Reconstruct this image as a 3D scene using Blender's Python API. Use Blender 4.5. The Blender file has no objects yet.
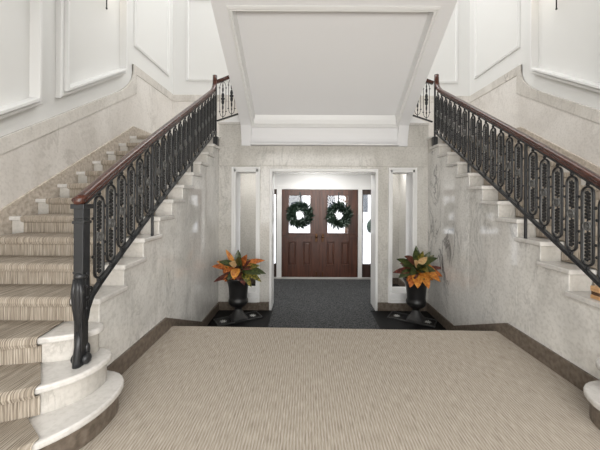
import bpy, bmesh, math, random
from mathutils import Vector, Matrix
random.seed(7)
C = bpy.context.scene.collection
PI = math.pi
H = 1.42                      # eye height above the upper carpet
LOW = -0.485                  # level of the sunken entrance floor
R, T = 0.1745, 0.29           # stair rise and going
YP, YB, YD = 5.084, 6.71, 7.08   # portal wall, landing back wall, door wall
ZL = 14 * R                   # landing level
SL = R / T

# ------------------------------------------------------------------ helpers
def empty(name, loc, rz=0):
    o = bpy.data.objects.new(name, None)
    o.empty_display_size = 0.1
    C.objects.link(o); o.location = loc; o.rotation_euler = (0, 0, rz)
    return o

def tag(o, label=None, cat=None, group=None, kind=None):
    if label: o['label'] = label
    if cat: o['category'] = cat
    if group: o['group'] = group
    if kind: o['kind'] = kind
    return o

def thing(name, label, cat, loc, group=None, rz=0):
    return tag(empty(name, loc, rz), label, cat, group)

def wloc(o):
    v = Vector((0, 0, 0))
    while o is not None:
        v = v + o.location; o = o.parent
    return v

def obj(name, bm, mat, parent=None, smooth=False, local=False, bevel=0, loc=None):
    """link bm as one mesh object; its vertices are world coordinates unless local"""
    bmesh.ops.recalc_face_normals(bm, faces=bm.faces[:])
    me = bpy.data.meshes.new(name); bm.to_mesh(me); bm.free()
    for m in (mat if isinstance(mat, (list, tuple)) else [mat]): me.materials.append(m)
    if smooth:
        for p in me.polygons: p.use_smooth = True
    o = bpy.data.objects.new(name, me); C.objects.link(o)
    if parent is not None:
        o.parent = parent
        if not local: me.transform(Matrix.Translation(-wloc(parent)))
    if loc is not None: o.location = loc
    if bevel:
        b = o.modifiers.new('bevel', 'BEVEL'); b.width = bevel; b.segments = 2
        b.limit_method = 'ANGLE'; b.angle_limit = math.radians(40)
    return o

def own(o):
    """move a top-level mesh's origin to the base of its bounds"""
    vs = [v.co for v in o.data.vertices]
    c = Vector((sum(v.x for v in vs) / len(vs), sum(v.y for v in vs) / len(vs), min(v.z for v in vs)))
    o.data.transform(Matrix.Translation(-c)); o.location = c
    return o

def struct(name, bm, mat, parent=None, **k):
    o = obj(name, bm, mat, parent, **k)
    if parent is None: o['kind'] = 'structure'
    return o

def box(bm, x0, x1, y0, y1, z0, z1, mi=0):
    x0, x1 = sorted((x0, x1)); y0, y1 = sorted((y0, y1)); z0, z1 = sorted((z0, z1))
    v = [bm.verts.new(p) for p in ((x0,y0,z0),(x1,y0,z0),(x1,y1,z0),(x0,y1,z0),(x0,y0,z1),(x1,y0,z1),(x1,y1,z1),(x0,y1,z1))]
    for f in ((0,3,2,1),(4,5,6,7),(0,1,5,4),(1,2,6,5),(2,3,7,6),(3,0,4,7)):
        fa = bm.faces.new([v[i] for i in f]); fa.material_index = mi
    return bm

def bx(*a):
    return box(bmesh.new(), *a)

def prism(bm, pts, axis, a, b, mi=0):
    """polygon pts (2D) extruded along axis from a to b; axis x: pts=(y,z); y: (x,z); z: (x,y)"""
    def P(p, t):
        return {'x': (t, p[0], p[1]), 'y': (p[0], t, p[1]), 'z': (p[0], p[1], t)}[axis]
    A = [bm.verts.new(P(p, a)) for p in pts]; B = [bm.verts.new(P(p, b)) for p in pts]
    n = len(pts)
    fs = [bm.faces.new(A), bm.faces.new(B[::-1])]
    for i in range(n):
        fs.append(bm.faces.new((A[i], B[i], B[(i+1) % n], A[(i+1) % n])))
    for f in fs: f.material_index = mi
    return bm

def pr(*a, **k):
    return prism(bmesh.new(), *a, **k)

def tube(bm, path, r, seg=8, closed=False, mi=0, up=(1, 0, 0), flat=None):
    """round (or elliptical when flat=(a,b)) tube along a path; r may be a list"""
    path = [Vector(p) for p in path]; n = len(path); up = Vector(up); rings = []
    for i, p in enumerate(path):
        if closed: t = path[(i+1) % n] - path[i-1]
        else: t = path[min(i+1, n-1)] - path[max(i-1, 0)]
        t.normalize()
        l = up - t * up.dot(t)
        if l.length < 1e-4: l = Vector((0, 1, 0)) - t * t.y
        l.normalize(); m = t.cross(l)
        rr = r[i] if isinstance(r, (list, tuple)) else r
        a, b = (rr, rr) if flat is None else (flat[0], flat[1])
        rings.append([bm.verts.new(p + l * (a * math.cos(2*PI*k/seg)) + m * (b * math.sin(2*PI*k/seg))) for k in range(seg)])
    for i in range(n if closed else n - 1):
        A, B = rings[i], rings[(i+1) % n]
        for k in range(seg):
            f = bm.faces.new((A[k], A[(k+1) % seg], B[(k+1) % seg], B[k])); f.material_index = mi
    if not closed:
        bm.faces.new(rings[0][::-1]).material_index = mi; bm.faces.new(rings[-1]).material_index = mi
    return bm

def sweep(bm, path, prof, lat=(1, 0, 0), caps=True):
    """profile (a along lat, b along the normal) swept along path, lat kept"""
    path = [Vector(p) for p in path]; n = len(path); lat = Vector(lat).normalized(); rings = []
    for i, p in enumerate(path):
        t = (path[min(i+1, n-1)] - path[max(i-1, 0)]).normalized()
        l = (lat - t * lat.dot(t)).normalized(); m = l.cross(t)
        if i == 0: sg = 1 if m.z >= 0 else -1
        m = m * sg
        rings.append([bm.verts.new(p + l * a + m * b) for a, b in prof])
    k = len(prof)
    for A, B in zip(rings, rings[1:]):
        for j in range(k): bm.faces.new((A[j], A[(j+1) % k], B[(j+1) % k], B[j]))
    if caps: bm.faces.new(rings[0][::-1]); bm.faces.new(rings[-1])
    return bm

def lathe(bm, prof, c=(0, 0, 0), seg=32, mi=0):
    rings = []
    for r, z in prof:
        rings.append([bm.verts.new((c[0] + r*math.cos(2*PI*k/seg), c[1] + r*math.sin(2*PI*k/seg), c[2] + z)) for k in range(seg)])
    for A, B in zip(rings, rings[1:]):
        for k in range(seg):
            bm.faces.new((A[k], A[(k+1) % seg], B[(k+1) % seg], B[k])).material_index = mi
    bm.faces.new(rings[0][::-1]).material_index = mi; bm.faces.new(rings[-1]).material_index = mi
    return bm

def ball(bm, c, s, u=8, v=6):
    m = Matrix.Translation(c) @ Matrix.Diagonal((s[0], s[1], s[2], 1))
    bmesh.ops.create_uvsphere(bm, u_segments=u, v_segments=v, radius=1, matrix=m)
    return bm

def leafblade(bm, base, d, length, width, droop=0.3, mi=0, n=6, side=None):
    """a pointed leaf folded along its midrib, curving down along its length"""
    base = Vector(base); d = Vector(d).normalized()
    s = Vector(side) if side is not None else d.cross(Vector((0, 0, 1)))
    if s.length < 1e-3: s = Vector((1, 0, 0))
    s.normalize(); up = s.cross(d).normalized()
    L, Mi, Rr = [], [], []
    p = base.copy(); dd = d.copy()
    for i in range(n + 1):
        t = i / n
        w = width * (math.sin(PI * min(1, t**0.8 * 0.97 + 0.03)) ** 0.8) * 0.5
        if i == n: w = 0.0005
        u = s.cross(dd).normalized()
        L.append(bm.verts.new(p - s*w + u*w*0.25)); Mi.append(bm.verts.new(p)); Rr.append(bm.verts.new(p + s*w + u*w*0.25))
        dd = (dd + Vector((0, 0, -droop / n))).normalized()
        p = p + dd * (length / n)
    for i in range(n):
        bm.faces.new((L[i], Mi[i], Mi[i+1], L[i+1])).material_index = mi
        bm.faces.new((Mi[i], Rr[i], Rr[i+1], Mi[i+1])).material_index = mi

# ------------------------------------------------------------------ materials
def srgb(r, g, b):
    f = lambda c: (c/255/12.92) if c/255 <= 0.04045 else ((c/255 + 0.055)/1.055)**2.4
    return (f(r), f(g), f(b), 1)

def mat(name, col, rough=0.5, metal=0.0, spec=None, emit=None, bump=None):
    m = bpy.data.materials.new(name); m.use_nodes = True
    nt = m.node_tree; b = nt.nodes['Principled BSDF']
    b.inputs['Base Color'].default_value = srgb(*col)
    b.inputs['Roughness'].default_value = rough; b.inputs['Metallic'].default_value = metal
    if spec is not None: b.inputs['Specular IOR Level'].default_value = spec
    if emit:
        b.inputs['Emission Color'].default_value = srgb(*emit[0]); b.inputs['Emission Strength'].default_value = emit[1]
    if bump:
        tc = nt.nodes.new('ShaderNodeTexCoord'); n = nt.nodes.new('ShaderNodeTexNoise'); bp = nt.nodes.new('ShaderNodeBump')
        n.inputs['Scale'].default_value = bump[0]; bp.inputs['Strength'].default_value = bump[1]; bp.inputs['Distance'].default_value = 0.01
        nt.links.new(tc.outputs['Object'], n.inputs['Vector']); nt.links.new(n.outputs['Fac'], bp.inputs['Height'])
        nt.links.new(bp.outputs['Normal'], b.inputs['Normal'])
    return m

def ramp(nt, stops):
    n = nt.nodes.new('ShaderNodeValToRGB'); e = n.color_ramp.elements
    while len(e) < len(stops): e.new(0.5)
    for el, (p, c) in zip(e, stops): el.position = p; el.color = srgb(*c) if len(c) == 3 else c
    return n

def marble(name, light, mid, dark, rough=0.15, scale=1.6, vein=0.5, rot=(0.4, 0.5, 0.6), speck=0.25):
    """clouded stone with thin darker veins"""
    m = bpy.data.materials.new(name); m.use_nodes = True
    nt = m.node_tree; b = nt.nodes['Principled BSDF']; L = nt.links.new
    geo = nt.nodes.new('ShaderNodeNewGeometry'); mp = nt.nodes.new('ShaderNodeMapping')
    mp.inputs['Rotation'].default_value = rot; mp.inputs['Scale'].default_value = (1, 1, 0.45)
    L(geo.outputs['Position'], mp.inputs['Vector'])
    n1 = nt.nodes.new('ShaderNodeTexNoise'); n1.inputs['Scale'].default_value = scale
    n1.inputs['Detail'].default_value = 6; n1.inputs['Roughness'].default_value = 0.6; n1.inputs['Distortion'].default_value = 0.8
    L(mp.outputs[0], n1.inputs['Vector'])
    r1 = ramp(nt, [(0.33, mid), (0.62, light)]); L(n1.outputs['Fac'], r1.inputs['Fac'])
    n2 = nt.nodes.new('ShaderNodeTexNoise'); n2.inputs['Scale'].default_value = scale * 1.3
    n2.inputs['Detail'].default_value = 7; n2.inputs['Roughness'].default_value = 0.62; n2.inputs['Distortion'].default_value = 1.6
    L(mp.outputs[0], n2.inputs['Vector'])
    v = ramp(nt, [(0.455, (0,0,0,1)), (0.5, (1,1,1,1)), (0.53, (0,0,0,1))]); L(n2.outputs['Fac'], v.inputs['Fac'])
    n3 = nt.nodes.new('ShaderNodeTexNoise'); n3.inputs['Scale'].default_value = scale * 0.8
    L(mp.outputs[0], n3.inputs['Vector'])
    g = ramp(nt, [(0.46, (0,0,0,1)), (0.66, (1,1,1,1))]); L(n3.outputs['Fac'], g.inputs['Fac'])
    mu = nt.nodes.new('ShaderNodeMath'); mu.operation = 'MULTIPLY'; L(v.outputs[0], mu.inputs[0]); L(g.outputs[0], mu.inputs[1])
    mu2 = nt.nodes.new('ShaderNodeMath'); mu2.operation = 'MULTIPLY'; L(mu.outputs[0], mu2.inputs[0]); mu2.inputs[1].default_value = vein
    mx = nt.nodes.new('ShaderNodeMixRGB'); mx.inputs[2].default_value = srgb(*dark)
    L(mu2.outputs[0], mx.inputs[0]); L(r1.outputs[0], mx.inputs[1])
    n4 = nt.nodes.new('ShaderNodeTexNoise'); n4.inputs['Scale'].default_value = 38; n4.inputs['Detail'].default_value = 4
    L(geo.outputs['Position'], n4.inputs['Vector'])
    s = ramp(nt, [(0.3, (0.55,0.54,0.52,1)), (0.55, (1,1,1,1))]); L(n4.outputs['Fac'], s.inputs['Fac'])
    mm = nt.nodes.new('ShaderNodeMixRGB'); mm.blend_type = 'MULTIPLY'; mm.inputs[0].default_value = speck
    L(mx.outputs[0], mm.inputs[1]); L(s.outputs[0], mm.inputs[2])
    L(mm.outputs[0], b.inputs['Base Color'])
    b.inputs['Roughness'].default_value = rough
    return m

def carpet(name, cols, fx=110, fy=5.0, contrast=(0.36, 0.5, 0.64), rib=17.0, ribmix=0.2):
    """woven streaks running along the walking direction and down the risers"""
    m = bpy.data.materials.new(name); m.use_nodes = True
    nt = m.node_tree; b = nt.nodes['Principled BSDF']; L = nt.links.new
    geo = nt.nodes.new('ShaderNodeNewGeometry'); mp = nt.nodes.new('ShaderNodeMapping')
    mp.inputs['Scale'].default_value = (fx, fy, fy); L(geo.outputs['Position'], mp.inputs['Vector'])
    n = nt.nodes.new('ShaderNodeTexNoise'); n.inputs['Scale'].default_value = 1; n.inputs['Detail'].default_value = 2
    n.inputs['Roughness'].default_value = 0.6
    L(mp.outputs[0], n.inputs['Vector'])
    wv = nt.nodes.new('ShaderNodeTexWave'); wv.wave_type = 'BANDS'; wv.bands_direction = 'X'
    wv.inputs['Scale'].default_value = rib; wv.inputs['Distortion'].default_value = 1.2; wv.inputs['Detail'].default_value = 2; wv.inputs['Detail Scale'].default_value = 1.5
    L(geo.outputs['Position'], wv.inputs['Vector'])
    ad = nt.nodes.new('ShaderNodeMixRGB'); ad.inputs[0].default_value = ribmix
    L(n.outputs['Fac'], ad.inputs[1]); L(wv.outputs['Fac'], ad.inputs[2])
    r = ramp(nt, list(zip(contrast, cols))); L(ad.outputs[0], r.inputs['Fac'])
    L(r.outputs[0], b.inputs['Base Color'])
    bp = nt.nodes.new('ShaderNodeBump'); bp.inputs['Strength'].default_value = 0.4; bp.inputs['Distance'].default_value = 0.004
    L(n.outputs['Fac'], bp.inputs['Height']); L(bp.outputs['Normal'], b.inputs['Normal'])
    b.inputs['Roughness'].default_value = 0.95; b.inputs['Specular IOR Level'].default_value = 0.1
    return m

def wood(name, a, b_, rough=0.35, sc=(30, 30, 2)):
    m = bpy.data.materials.new(name); m.use_nodes = True
    nt = m.node_tree; b = nt.nodes['Principled BSDF']; L = nt.links.new
    geo = nt.nodes.new('ShaderNodeNewGeometry'); mp = nt.nodes.new('ShaderNodeMapping')
    mp.inputs['Scale'].default_value = sc; L(geo.outputs['Position'], mp.inputs['Vector'])
    n = nt.nodes.new('ShaderNodeTexNoise'); n.inputs['Scale'].default_value = 1; n.inputs['Detail'].default_value = 5
    L(mp.outputs[0], n.inputs['Vector'])
    r = ramp(nt, [(0.35, a), (0.65, b_)]); L(n.outputs['Fac'], r.inputs['Fac']); L(r.outputs[0], b.inputs['Base Color'])
    b.inputs['Roughness'].default_value = rough
    return m

def mottled(name, a, b_, scale=60, rough=0.9, lo=0.4, hi=0.6, spec=0.2):
    m = bpy.data.materials.new(name); m.use_nodes = True
    nt = m.node_tree; b = nt.nodes['Principled BSDF']; L = nt.links.new
    geo = nt.nodes.new('ShaderNodeNewGeometry')
    n = nt.nodes.new('ShaderNodeTexNoise'); n.inputs['Scale'].default_value = scale; n.inputs['Detail'].default_value = 5
    L(geo.outputs['Position'], n.inputs['Vector'])
    r = ramp(nt, [(lo, a), (hi, b_)]); L(n.outputs['Fac'], r.inputs['Fac']); L(r.outputs[0], b.inputs['Base Color'])
    b.inputs['Roughness'].default_value = rough; b.inputs['Specular IOR Level'].default_value = spec
    return m

def glass(name):
    m = bpy.data.materials.new(name); m.use_nodes = True
    nt = m.node_tree; nt.nodes.clear(); L = nt.links.new
    o = nt.nodes.new('ShaderNodeOutputMaterial'); mx = nt.nodes.new('ShaderNodeMixShader')
    t = nt.nodes.new('ShaderNodeBsdfTransparent'); g = nt.nodes.new('ShaderNodeBsdfGlossy')
    g.inputs['Roughness'].default_value = 0.02
    fr = nt.nodes.new('ShaderNodeFresnel'); fr.inputs['IOR'].default_value = 1.45
    L(fr.outputs[0], mx.inputs[0]); L(t.outputs[0], mx.inputs[1]); L(g.outputs[0], mx.inputs[2]); L(mx.outputs[0], o.inputs[0])
    return m

M = dict(
    paint=mat('white_paint', (224, 224, 222), 0.55),
    soffit=mat('soffit_paint', (230, 230, 231), 0.6),
    trim=mat('white_gloss_trim', (230, 230, 229), 0.35),
    field=mottled('panel_fabric', (226, 226, 223), (236, 236, 234), 9, 0.8),
    side=marble('stringer_marble', (230, 228, 224), (205, 203, 199), (140, 139, 138), 0.05, 2.6, 0.45, speck=0.35),
    veined=marble('veined_marble', (232, 230, 226), (206, 204, 200), (84, 84, 85), 0.05, 1.5, 1.0, (0.75, 0.0, 0.0), speck=0.4),
    portal=marble('portal_marble', (208, 205, 199), (190, 187, 180), (145, 142, 136), 0.12, 2.0, 0.4, speck=0.4),
    wains=marble('wainscot_marble', (228, 224, 219), (212, 207, 201), (172, 166, 159), 0.2, 1.2, 0.4),
    wcap=marble('wainscot_cap_marble', (222, 218, 212), (202, 197, 190), (140, 134, 128), 0.2, 2.0, 0.6),
    tread=marble('tread_marble', (216, 213, 209), (194, 191, 187), (150, 148, 145), 0.2, 2.0, 0.3),
    riser=marble('riser_marble', (204, 200, 194), (182, 178, 171), (136, 132, 126), 0.2, 2.4, 0.4),
    brown=mottled('brown_stone', (92, 82, 72), (120, 109, 98), 26, 0.4, 0.35, 0.65, 0.4),
    skirt=mottled('tan_stone', (166, 155, 142), (200, 190, 178), 26, 0.4, 0.35, 0.65, 0.4),
    carpet=carpet('floor_carpet', [(136, 126, 113), (174, 164, 151), (200, 192, 181)], 190, 11.0, (0.24, 0.5, 0.76)),
    runner=carpet('stair_carpet', [(104, 94, 83), (150, 140, 127), (190, 181, 168)], 200, 5.0, (0.3, 0.5, 0.72), 24.0, 0.12),
    char=mottled('charcoal_carpet', (44, 45, 46), (98, 99, 100), 60, 0.95, 0.35, 0.68),
    black=mottled('black_floor', (14, 14, 15), (22, 22, 23), 40, 0.5, 0.35, 0.65, 0.15),
    iron=mat('wrought_iron', (42, 43, 45), 0.32, 0.3),
    ironf=mat('iron_foliage', (30, 30, 31), 0.4, 0.2),
    iron2=mat('iron_ornament', (112, 112, 111), 0.34, 0.3),
    rail=wood('mahogany_rail', (58, 32, 25), (86, 49, 38), 0.2, (40, 4, 40)),
    door=wood('door_wood', (58, 32, 22), (86, 50, 35), 0.35, (40, 40, 2.5)),
    ddark=wood('sidelight_wood', (50, 34, 28), (66, 46, 38), 0.4, (40, 40, 2.5)),
    brass=mat('aged_brass', (92, 66, 46), 0.35, 0.9),
    silver=mat('threshold_metal', (200, 198, 195), 0.35, 0.3),
    glass=glass('clear_glass'),
    urn=mat('black_urn', (26, 25, 25), 0.42, 0, bump=(50, 0.15)),
    foot=mat('grey_urn_foot', (52, 52, 52), 0.45),  # plain grey, lighter than the black bowl
    tray=mat('black_tray', (15, 15, 16), 0.4, spec=0.25),
    trayl=mat('tray_edge', (60, 60, 60), 0.4),
    emblem=mottled('silver_emblem', (150, 150, 148), (215, 215, 212), 60, 0.4),
    soil=mottled('potting_soil', (32, 24, 18), (60, 46, 34), 60),
    g1=mottled('leaf_green', (38, 50, 28), (78, 86, 46), 30, 0.35, 0.35, 0.65, 0.4),
    g2=mottled('leaf_olive', (66, 72, 32), (160, 140, 60), 28, 0.35, 0.42, 0.7, 0.4),
    o1=mottled('leaf_orange', (168, 92, 38), (212, 150, 68), 24, 0.35, 0.35, 0.65, 0.4),
    o2=mottled('leaf_rust', (124, 62, 32), (200, 122, 62), 26, 0.35, 0.35, 0.65, 0.4),
    b1=mottled('leaf_burgundy', (58, 30, 28), (112, 62, 52), 26, 0.35, 0.35, 0.65, 0.4),
    p1=mottled('leaf_pale', (206, 164, 122), (230, 200, 146), 26, 0.35, 0.35, 0.65, 0.4),
    fir=mottled('wreath_green', (20, 32, 26), (52, 70, 56), 60, 0.6),
    fir2=mottled('wreath_light_green', (90, 110, 98), (170, 184, 174), 60, 0.6),
    strap=mat('dark_strap', (24, 26, 26), 0.5),
    bulb=mat('lamp_shade', (250, 244, 230), 0.5, emit=((255, 240, 215), 4.0)),
    pave=mottled('outside_paving', (196, 197, 200), (222, 222, 224), 3, 0.9),
    facade=mottled('outside_facade', (205, 203, 202), (226, 224, 223), 2, 0.9),
    darkpane=mat('outside_window', (66, 70, 76), 0.2),
    tan=wood('tan_wood', (196, 150, 104), (226, 184, 138), 0.5, (20, 20, 60)),
    tand=mat('dark_wood_band', (84, 56, 36), 0.5),
)

# side of the hall: x of tread ends, hall wall, outward sign, shift along the hall
LFT = dict(xin=-1.455, xw=-3.01, s=-1, dy=0.0, word='left')
RGT = dict(xin=2.03, xw=3.635, s=1, dy=-0.095, word='right')
def X(S, s): return S['xin'] + S['s'] * s
def W(S): return abs(S['xw'] - S['xin'])
def nose(S, n): return 2.12 + (n - 4) * T + S['dy']
def NL(S, y): return 4 * R + (y - S['dy'] - 2.12) * SL      # nosing line

# ------------------------------------------------------------------ setting
ZC = 8.6
bm = bmesh.new()
prism(bm, [(-3.1, -4), (3.75, -4), (3.75, 2.2), (2.10, 2.2), (2.10, 3.215), (-1.52, 3.31), (-1.52, 2.2), (-3.1, 2.2)], 'z', -0.05, 0)
struct('floor', bm, M['carpet'])
# three carpeted steps down to the entrance, hidden by the edge of the carpet from here
bm = bmesh.new()
prism(bm, [(3.2, -0.05), (3.2, LOW-0.1), (3.95, LOW-0.1), (3.95, LOW+0.005), (3.86, LOW+0.005), (3.86, -0.323), (3.57, -0.323), (3.57, -0.162), (3.27, -0.162), (3.27, -0.05)], 'x', -1.5, 2.07)
struct('floor_entry_steps', bm, M['black'])
struct('floor_entry', bx(-1.6, 2.2, 3.8, 7.3, LOW-0.1, LOW), M['black'])
o = own(obj('carpet_runner', pr([(-0.56, 3.87), (1.08, 3.87), (1.08, 5.05), (1.165, 5.06), (1.165, 5.46), (1.58, 5.46), (1.58, YD-0.08), (-0.97, YD-0.08), (-0.97, 5.46), (-0.58, 5.46), (-0.58, 5.06), (-0.56, 5.05)], 'z', LOW, LOW+0.008), M['char']))
tag(o, 'charcoal grey carpet strip on the sunken floor leading to the front doors', 'carpet')

# hall side walls with raised panel mouldings
for S in (LFT, RGT):
    x = S['xw']
    struct('wall_' + S['word'], bx(x, x + S['s']*0.12, -9, 7.0, -0.05, ZC), M['paint'])
struct('wall_behind', bx(-3.13, 3.76, -4.1, -4, -0.05, 3.4), M['paint'])
struct('wall_light_absorber', bx(-3.13, 3.76, -9.1, -9, 3.0, ZC), M['ddark'])  # unseen end wall, made dark so little light bounces onto the wall panels
struct('floor_light_blocker', bx(-3.13, 3.76, -9, -0.45, 3.0, 3.4), M['char'])  # unseen slab, added to keep the rear light off the upper walls
struct('ceiling_light_blocker', bx(-3.13, 3.76, -4, -0.44, 2.95, 3.0), M['paint'])  # white underside of the added light-blocking slab, out of view
struct('ceiling', bx(-3.13, 3.76, -9.1, 7.0, ZC, ZC+0.1), M['paint'])
struct('wall_back', bx(-3.13, 3.76, YB, YB+0.12, 2.17, ZC), M['paint'])

def inset(pts, d):
    """inset a convex counter-clockwise polygon by d"""
    n = len(pts); out = []
    for i in range(n):
        p0, p1, p2 = (Vector(pts[i-1]), Vector(pts[i]), Vector(pts[(i+1) % n]))
        e1 = (p1-p0).normalized(); e2 = (p2-p1).normalized()
        n1 = Vector((-e1.y, e1.x)); n2 = Vector((-e2.y, e2.x))
        a = p1 + n1*d; den = e1.x*e2.y - e1.y*e2.x
        b = p1 + n2*d
        t = ((b-a).x*e2.y - (b-a).y*e2.x) / den
        out.append(tuple(a + e1*t))
    return out

def frame(pts, prof, P):
    """moulding ring on a polygon: prof=[(inset, height)], P maps (u,v,height) to 3D"""
    bm = bmesh.new(); rings = [[bm.verts.new(P(u, v, h)) for u, v in inset(pts, d)] for d, h in prof]
    n = len(pts)
    for A, B in zip(rings, rings[1:]):
        for i in range(n): bm.faces.new((A[i], A[(i+1) % n], B[(i+1) % n], B[i]))
    return bm

MOULD = [(0, -0.01), (0, 0.06), (0.012, 0.068), (0.035, 0.068), (0.042, 0.058), (0.052, 0.058), (0.054, 0.11), (0.08, 0.11), (0.086, 0.10), (0.088, -0.01)]
THIN = [(0, -0.01), (0, 0.018), (0.012, 0.028), (0.03, 0.022), (0.035, 0.03), (0.05, 0.03), (0.06, -0.01)]
tn = 1
def panel(S, y0, y1, zfun, ztop=5.9, prof=MOULD):
    global tn
    x, s = S['xw'], S['s']
    pts = [(y0, zfun(y0)), (y1, zfun(y1)), (y1, ztop), (y0, ztop)]
    o = struct('trim_%d' % tn, frame(pts, prof, lambda u, v, h: (x - s*h, u, v)), M['trim']); tn += 1
    return o
for S in (LFT, RGT):
    d = S['dy']
    zb = lambda y: H + 1.185 + 0.635 * (y - d - 3.59)
    panel(S, 0.9 + d, 3.34 + d, zb)
    panel(S, 3.59 + d, 4.90 + d, zb)
    k = 0.0 if S is LFT else 0.0
    zk = H + 2.62 if S is LFT else H + 2.58
    panel(S, 5.20 + d*0.9, 6.52 + d*0.3, lambda y: zk, prof=THIN)
# panels on the landing back wall
for x0, x1, zb in ((-2.70, -0.20, H + 2.60), (0.80, 3.37, H + 2.575)):
    pts = [(x0, zb), (x1, zb), (x1, 5.9), (x0, 5.9)]
    struct('trim_%d' % tn, frame(pts, THIN, lambda u, v, h: (u, YB - h, v)), M['trim']); tn += 1

# marble wainscot following the stairs, with a knee up to landing height
def wline(S):
    d = S['dy']
    f = lambda y: H + 0.583 + SL * (y - d - 2.946)
    top = H + (2.29 if S is LFT else 2.27)
    yk = 5.16 + d
    P0, P1, P2 = (yk-0.40, f(yk-0.40)), (yk, f(yk)+0.02), (yk, top-0.12)
    cur = [((1-t)**2*P0[0] + 2*t*(1-t)*P1[0] + t*t*P2[0], (1-t)**2*P0[1] + 2*t*(1-t)*P1[1] + t*t*P2[1]) for t in [i/10 for i in range(11)]]
    return [(-1.0 , f(-1.0))] + cur + [(yk, top), (YB, top)]
for S in (LFT, RGT):
    x, s = S['xw'], S['s']; pl = wline(S); d = S['dy']
    lowb = [(YB, ZL - 0.05), (nose(S, 14), ZL - 0.05), (-1.0, NL(S, -1.0) - 0.15)]
    struct('wall_wainscot_' + S['word'], pr(pl + lowb, 'x', x + s*0.02, x - s*0.022), M['wains'], bevel=0.006)
    # cap band: upper 17 cm, one bead prouder
    b = 0.165
    capt = pl
    f = lambda y: H + 0.583 + SL * (y - d - 2.946) - b
    yk = 5.16 + d
    capb = [(YB, capt[-1][1] - 0.15), (yk + 0.10, capt[-1][1] - 0.15), (yk + 0.10, f(yk) + 0.06), (yk - 0.10, f(yk - 0.10)), (-1.0, f(-1.0))]
    struct('trim_%d' % tn, pr(capt + capb, 'x', x + s*0.01, x - s*0.032), M['wcap'], bevel=0.004); tn += 1
    # stone skirting along the stair and the landing
    sk = [(-1.0, NL(S, -1.0) + 0.112), (nose(S, 14) - 0.05, NL(S, nose(S, 14) - 0.05) + 0.112), (nose(S, 14) + 0.12, ZL + 0.19), (YB, ZL + 0.19),
          (YB, ZL - 0.05), (nose(S, 14), ZL - 0.25), (-1.0, NL(S, -1.0) - 0.25)]
    struct('baseboard_stair_' + S['word'], pr(sk, 'x', x + s*0.005, x - s*0.045), M['skirt'], bevel=0.005)
struct('wall_wainscot_back', bx(-3.0, 3.62, YB-0.022, YB+0.01, ZL, H + 2.14), M['wains'])
struct('trim_%d' % tn, bx(-3.0, 3.62, YB-0.034, YB+0.01, H + 2.14, H + 2.285), M['wcap'], bevel=0.006); tn += 1
bm = bmesh.new()
box(bm, -3.0, -1.48, 5.03, YB, ZL-0.26, ZL); box(bm, 2.055, 3.62, 4.95, YB, ZL-0.26, ZL); box(bm, -1.48, 2.055, 5.55, YB, 2.17, ZL)
struct('floor_landing', bm, M['riser'])

# portal wall: piers, lintels, sills, all 52 cm thick
YT = 5.42
PX0, PX1 = -0.59, 1.175
NICHE = ((-1.20, -0.85), (1.45, 1.80))
zt, zs, zp = H + 0.44, H - 1.60, H + 0.45
bm = bmesh.new()
for a, b in ((-1.485, -1.20), (-0.85, PX0), (PX1, 1.45), (1.80, 2.06)): box(bm, a, b, YP, YT, LOW, zt)
for a, b in NICHE: box(bm, a, b, YP, YT, LOW, zs)
box(bm, -1.485, 2.06, YP, YT, zt, 2.30)
struct('wall_portal', bm, M['portal'])
struct('trim_%d' % tn, bx(-1.485, 2.06, YP-0.014, YP+0.02, H + 0.535, H + 0.875), M['portal'], bevel=0.006); tn += 1
# white linings of the portal and of the two side openings
bm = bmesh.new()
box(bm, PX0-0.035, PX0+0.006, YP-0.02, YT+0.02, LOW, zp); box(bm, PX1-0.006, PX1+0.035, YP-0.02, YT+0.02, LOW, zp)
box(bm, PX0-0.035, PX1+0.035, YP-0.02, YT+0.02, zp-0.006, zp+0.04)
struct('trim_%d' % tn, bm, M['trim'], bevel=0.006); tn += 1
for a, b in NICHE:
    pts = [(a-0.065, zs-0.165), (b+0.065, zs-0.165), (b+0.065, zt+0.075), (a-0.065, zt+0.075)]
    bm = bmesh.new()
    for x0, x1, z0, z1, y in ((a-0.065, a-0.03, zs-0.165, zt+0.075, 0.035), (a-0.03, a+0.005, zs-0.05, zt+0.04, 0.02), (b+0.03, b+0.065, zs-0.165, zt+0.075, 0.035), (b-0.005, b+0.03, zs-0.05, zt+0.04, 0.02),
                              (a-0.03, b+0.03, zt+0.04, zt+0.075, 0.035), (a-0.03, b+0.03, zt-0.005, zt+0.04, 0.02),
                              (a-0.03, b+0.03, zs-0.165, zs-0.10, 0.045), (a-0.03, b+0.03, zs-0.10, zs-0.05, 0.03), (a-0.03, b+0.03, zs-0.05, zs+0.004, 0.045)):
        box(bm, x0, x1, YP-y, YP+0.01, z0, z1)
    box(bm, a-0.005, a+0.006, YP, YT, zs, zt); box(bm, b-0.006, b+0.005, YP, YT, zs, zt)
    box(bm, a, b, YP, YT, zt-0.006, zt+0.005); box(bm, a, b, YP, YT, zs-0.005, zs+0.004)
    struct('trim_%d' % tn, bm, M['trim'], bevel=0.004); tn += 1
bm = bmesh.new()
for a, b in ((-1.485, PX0-0.036), (PX1+0.036, 2.06)): box(bm, a, b, YP-0.022, YP+0.01, LOW, LOW+0.14)
struct('baseboard_portal', bm, M['brown'], bevel=0.004)

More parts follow.
